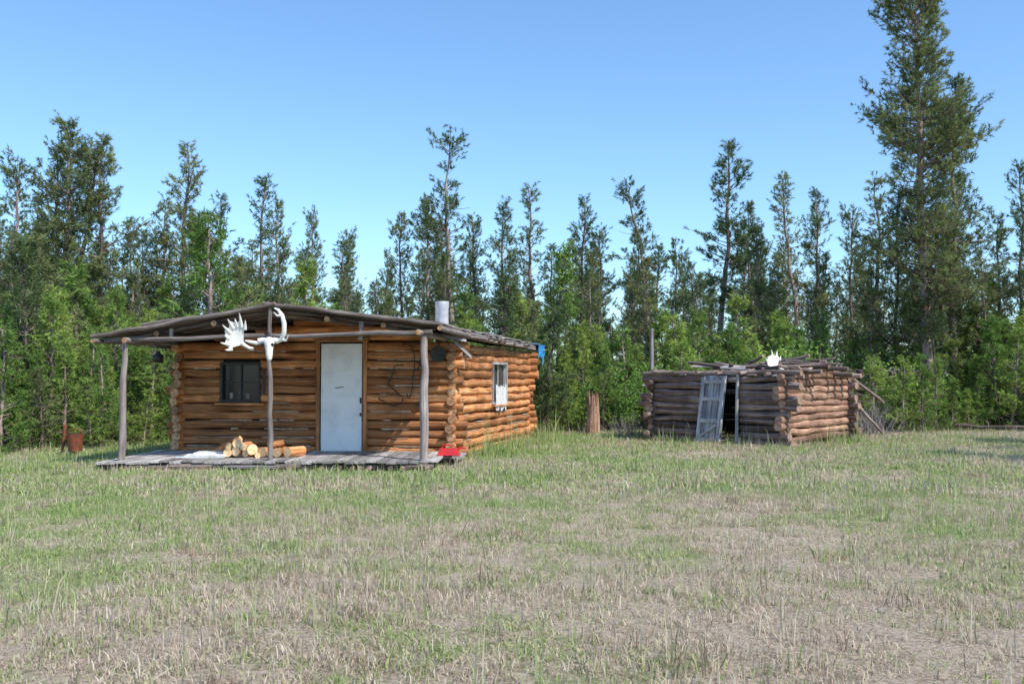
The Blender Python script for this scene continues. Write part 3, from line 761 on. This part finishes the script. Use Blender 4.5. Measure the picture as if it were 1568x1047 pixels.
p=N(nt,'ShaderNodeBsdfPrincipled',Roughness=1.0); p.inputs['Specular IOR Level'].default_value=0.0
L(col,p.inputs['Base Color'])
b=N(nt,'ShaderNodeBump',Strength=.8,Distance=.03); L(n3.outputs[0],b.inputs['Height']); L(b.outputs[0],p.inputs['Normal'])
L(p.outputs[0],out.inputs[0]); M_GROUND=m
bm_v=[];bm_f=[]
xs=sorted(set([-3000,-800,-200,-80]+list(np.arange(-45,46,1.5))+[80,200,800,3000])); ys=sorted(set([-300,-60]+list(np.arange(-15,81,1.5))+[120,300,900,4000]))
def gz(x,y):
    if abs(x)>44 or y>60 or y<-14: return 0
    return .025*math.sin(x*.9+y*.4)+.02*math.sin(y*1.3-x*.5)
for y in ys:
    for x in xs: bm_v.append((x,y,gz(x,y)))
nx=len(xs)
for j in range(len(ys)-1):
    for i in range(nx-1): bm_f.append((j*nx+i,j*nx+i+1,(j+1)*nx+i+1,(j+1)*nx+i))
me=bpy.data.meshes.new('ground'); me.from_pydata(bm_v,[],bm_f); me.materials.append(M_GROUND)
me.polygons.foreach_set('use_smooth',[True]*len(bm_f))
COL.objects.link(bpy.data.objects.new('ground',me))

m,nt,out=newmat('grass_blades'); L=nt.links.new
s,n2,geo=straw_green(nt,L)
at=N(nt,'ShaderNodeAttribute',attribute_name='lc'); sep=N(nt,'ShaderNodeSeparateXYZ'); L(at.outputs['Vector'],sep.inputs[0])
f0=math_(nt,'ADD',s,math_(nt,'MULTIPLY',sep.outputs[0],.34))
f=ramp(nt,f0,[(.77,(0,0,0)),(.91,(1,1,1))])
dry=ramp(nt,sep.outputs[1],[(0,(.36,.28,.20)),(.4,(.58,.48,.36)),(.8,(.74,.65,.51)),(1,(.62,.45,.35))])
grn=ramp(nt,sep.outputs[1],[(0,(.22,.31,.08)),(.5,(.36,.46,.16)),(1,(.52,.56,.27))])
col=mixc(nt,f.outputs[0],dry.outputs[0],grn.outputs[0])
d=N(nt,'ShaderNodeBsdfDiffuse'); t=N(nt,'ShaderNodeBsdfTranslucent'); L(col,d.inputs[0]);L(col,t.inputs[0])
mx=N(nt,'ShaderNodeMixShader'); mx.inputs[0].default_value=.4
L(d.outputs[0],mx.inputs[1]);L(t.outputs[0],mx.inputs[2]);L(mx.outputs[0],out.inputs[0]); M_GRASS=m
M_WEED=leafmat('dry_weeds',(.25,.175,.12),(.46,.34,.24),.35,.4)
M_GWEED=leafmat('green_weeds',(.18,.27,.06),(.38,.50,.16),.4,.5)
def patch(name,seed,nbl,Rr,hmean,wd=.0045,tall=.05,lean=.7,mat=None):
    g=np.random.default_rng(seed)
    nc=int(nbl/14); cc=g.uniform(-Rr,Rr,(nc,2))
    pos=cc[g.integers(0,nc,nbl)]+g.normal(0,.03,(nbl,2)); k=g.random(nbl)<.35; pos[k]=g.uniform(-Rr,Rr,(k.sum(),2))
    pos=pos[np.hypot(pos[:,0],pos[:,1])<Rr]; n=len(pos)
    h=hmean*g.gamma(4,.25,n); tl=g.random(n)<tall; h[tl]*=2.2
    az=g.uniform(0,6.28,n); ln=h*np.abs(g.normal(0,lean,n)); ln[tl]*=.35
    dx=np.cos(az)*ln;dy=np.sin(az)*ln; fa=g.uniform(0,6.28,n); w=wd*g.uniform(.6,1.4,n)
    sx=np.cos(fa)*w;sy=np.sin(fa)*w
    z0=np.full(n,-.02)
    b=np.stack([pos[:,0],pos[:,1],z0],1); S_=np.stack([sx,sy,np.zeros(n)],1)
    mid=b+np.stack([dx*.35,dy*.35,h*.6],1); tip=b+np.stack([dx,dy,h*(1-.25*np.clip(ln/h,0,1.5))],1)
    v=np.stack([b-S_,b+S_,mid+S_*.8,mid-S_*.8,tip],1).reshape(-1,3)
    o=np.arange(n)[:,None]*5
    t=np.concatenate([o+[0,1,2],o+[0,2,3],o+[3,2,4]],1).reshape(-1,3)
    a=np.stack([g.random(n),g.random(n),np.zeros(n)],1); a=np.repeat(a,5,0)
    return mesh_np(name,v,t,a,[mat or M_GRASS],np.zeros(len(t)))
pn=[patch('grass_patch_%d'%i,20+i,3900,.64,.038,.0038,.03,1.0) for i in range(6)]
pf=[patch('grass_patch_far_%d'%i,40+i,1900,.76,.048,.008,.03,.8) for i in range(5)]
tuftp=[patch('grass_tuft_%d'%i,60+i,90,.13,.075,.003,.15,.7) for i in range(4)]
weedp=[patch('weed_%d'%i,80+i,60,.13,.07,.0032,.1,.7,M_WEED) for i in range(3)]+[patch('green_weed_%d'%i,90+i,70,.14,.055,.0045,.08,.9,M_GWEED) for i in range(4)]
grass=empty('meadow_grass')
def inside_cabin(x,y,mg=0):
    return (-6.5-mg<x<-1.3+mg and 17.1-mg<y<19.5) or (y>=19.4 and y<25.4 and (-6.1+(y-19.4)*.25)<x<(-1.4+(y-19)*.24))
def inside_shed(x,y):
    q=V((x,y,0)); return abs((q-V((5.93,24.65,0))).dot(W1.d))<1.75 and abs((q-V((5.93,24.65,0))).dot(W2.d))<1.75
y=3.2; ng=0
while y<31:
    sp=.85 if y<13 else 1.0
    half=y*.62+3.5; x=-half
    while x<half:
        xx=x+R.uniform(-.12,.12);yy=y+R.uniform(-.12,.12)
        if not(inside_cabin(xx,yy) or inside_shed(xx,yy)):
            o=bpy.data.objects.new('grass_patch',R.choice(pn if y<13 else pf)); COL.objects.link(o); o.parent=grass
            o.location=(xx,yy,gz(xx,yy)); s_=R.uniform(.95,1.15); o.scale=(s_,s_,s_*R.uniform(.6,1.4)); o.rotation_euler=(0,0,R.uniform(0,6.28)); ng+=1
        x+=sp
    y+=sp
for i in range(1300):
    yy=4+25*R.random()**.8; xx=R.uniform(-1,1)*(yy*.58+1)
    if inside_cabin(xx,yy,.9) or inside_shed(xx,yy): continue
    wdm=R.random()<.28
    o=bpy.data.objects.new('weed_tuft' if wdm else 'grass_tuft',R.choice(weedp) if wdm else R.choice(tuftp)); COL.objects.link(o); o.parent=grass
    o.location=(xx,yy,gz(xx,yy)); s_=R.uniform(.6,1.4); o.scale=(s_,s_,s_*R.uniform(.6,1.1)); o.rotation_euler=(0,0,R.uniform(0,6.28))
for i in range(110):
    t=R.random(); q=FR.lerp(BR,t)+V((R.uniform(.2,.9),R.uniform(-.5,.1),0))
    if i%5==0: q=A.lerp(B,R.random())+W1.n*R.uniform(.15,.5)
    if i%7==0: q=B.lerp(C_,R.random())+W2.n*R.uniform(.15,.5)
    o=bpy.data.objects.new('grass_tuft',R.choice(tuftp+weedp[3:])); COL.objects.link(o); o.parent=grass
    o.location=(q.x,q.y,0); s_=R.uniform(1.4,2.8); o.scale=(s_,s_,s_); o.rotation_euler=(0,0,R.uniform(0,6.28))
print('grass',ng,'forest',cnt)

# ------------------------------------------------------------------ light, sky, camera
el=math.radians(50); az=V((.76,-.65,0)).normalized()
S=V((az.x*math.cos(el),az.y*math.cos(el),math.sin(el)))
ld=bpy.data.lights.new('sun','SUN'); ld.energy=5.0; ld.angle=math.radians(.5); ld.color=(1,.95,.87)
lo=bpy.data.objects.new('sun',ld); COL.objects.link(lo); lo.rotation_euler=S.to_track_quat('Z','Y').to_euler()
w=bpy.data.worlds.new('World'); scene.world=w; w.use_nodes=True
nt=w.node_tree; bg=nt.nodes['Background']
sky=nt.nodes.new('ShaderNodeTexSky'); sky.sky_type='NISHITA'; sky.sun_disc=False
sky.sun_elevation=el; sky.sun_rotation=math.atan2(az.x,az.y); sky.air_density=1.0; sky.dust_density=.7; sky.ozone_density=2.0; sky.altitude=300
tint=mixc(nt,1.0,sky.outputs[0],(1.10,1.38,1.58),'MULTIPLY')
nt.links.new(tint,bg.inputs[0]); bg.inputs[1].default_value=.15
cd=bpy.data.cameras.new('camera'); cam=bpy.data.objects.new('camera',cd); COL.objects.link(cam)
cd.lens=35; cd.sensor_width=36; cd.clip_end=6000; cam.location=(0,0,1.5)
cam.rotation_euler=(math.radians(90)+math.atan(57/F),0,0)
scene.camera=cam
scene.view_settings.view_transform='Standard'; scene.view_settings.look='None'; scene.view_settings.exposure=0
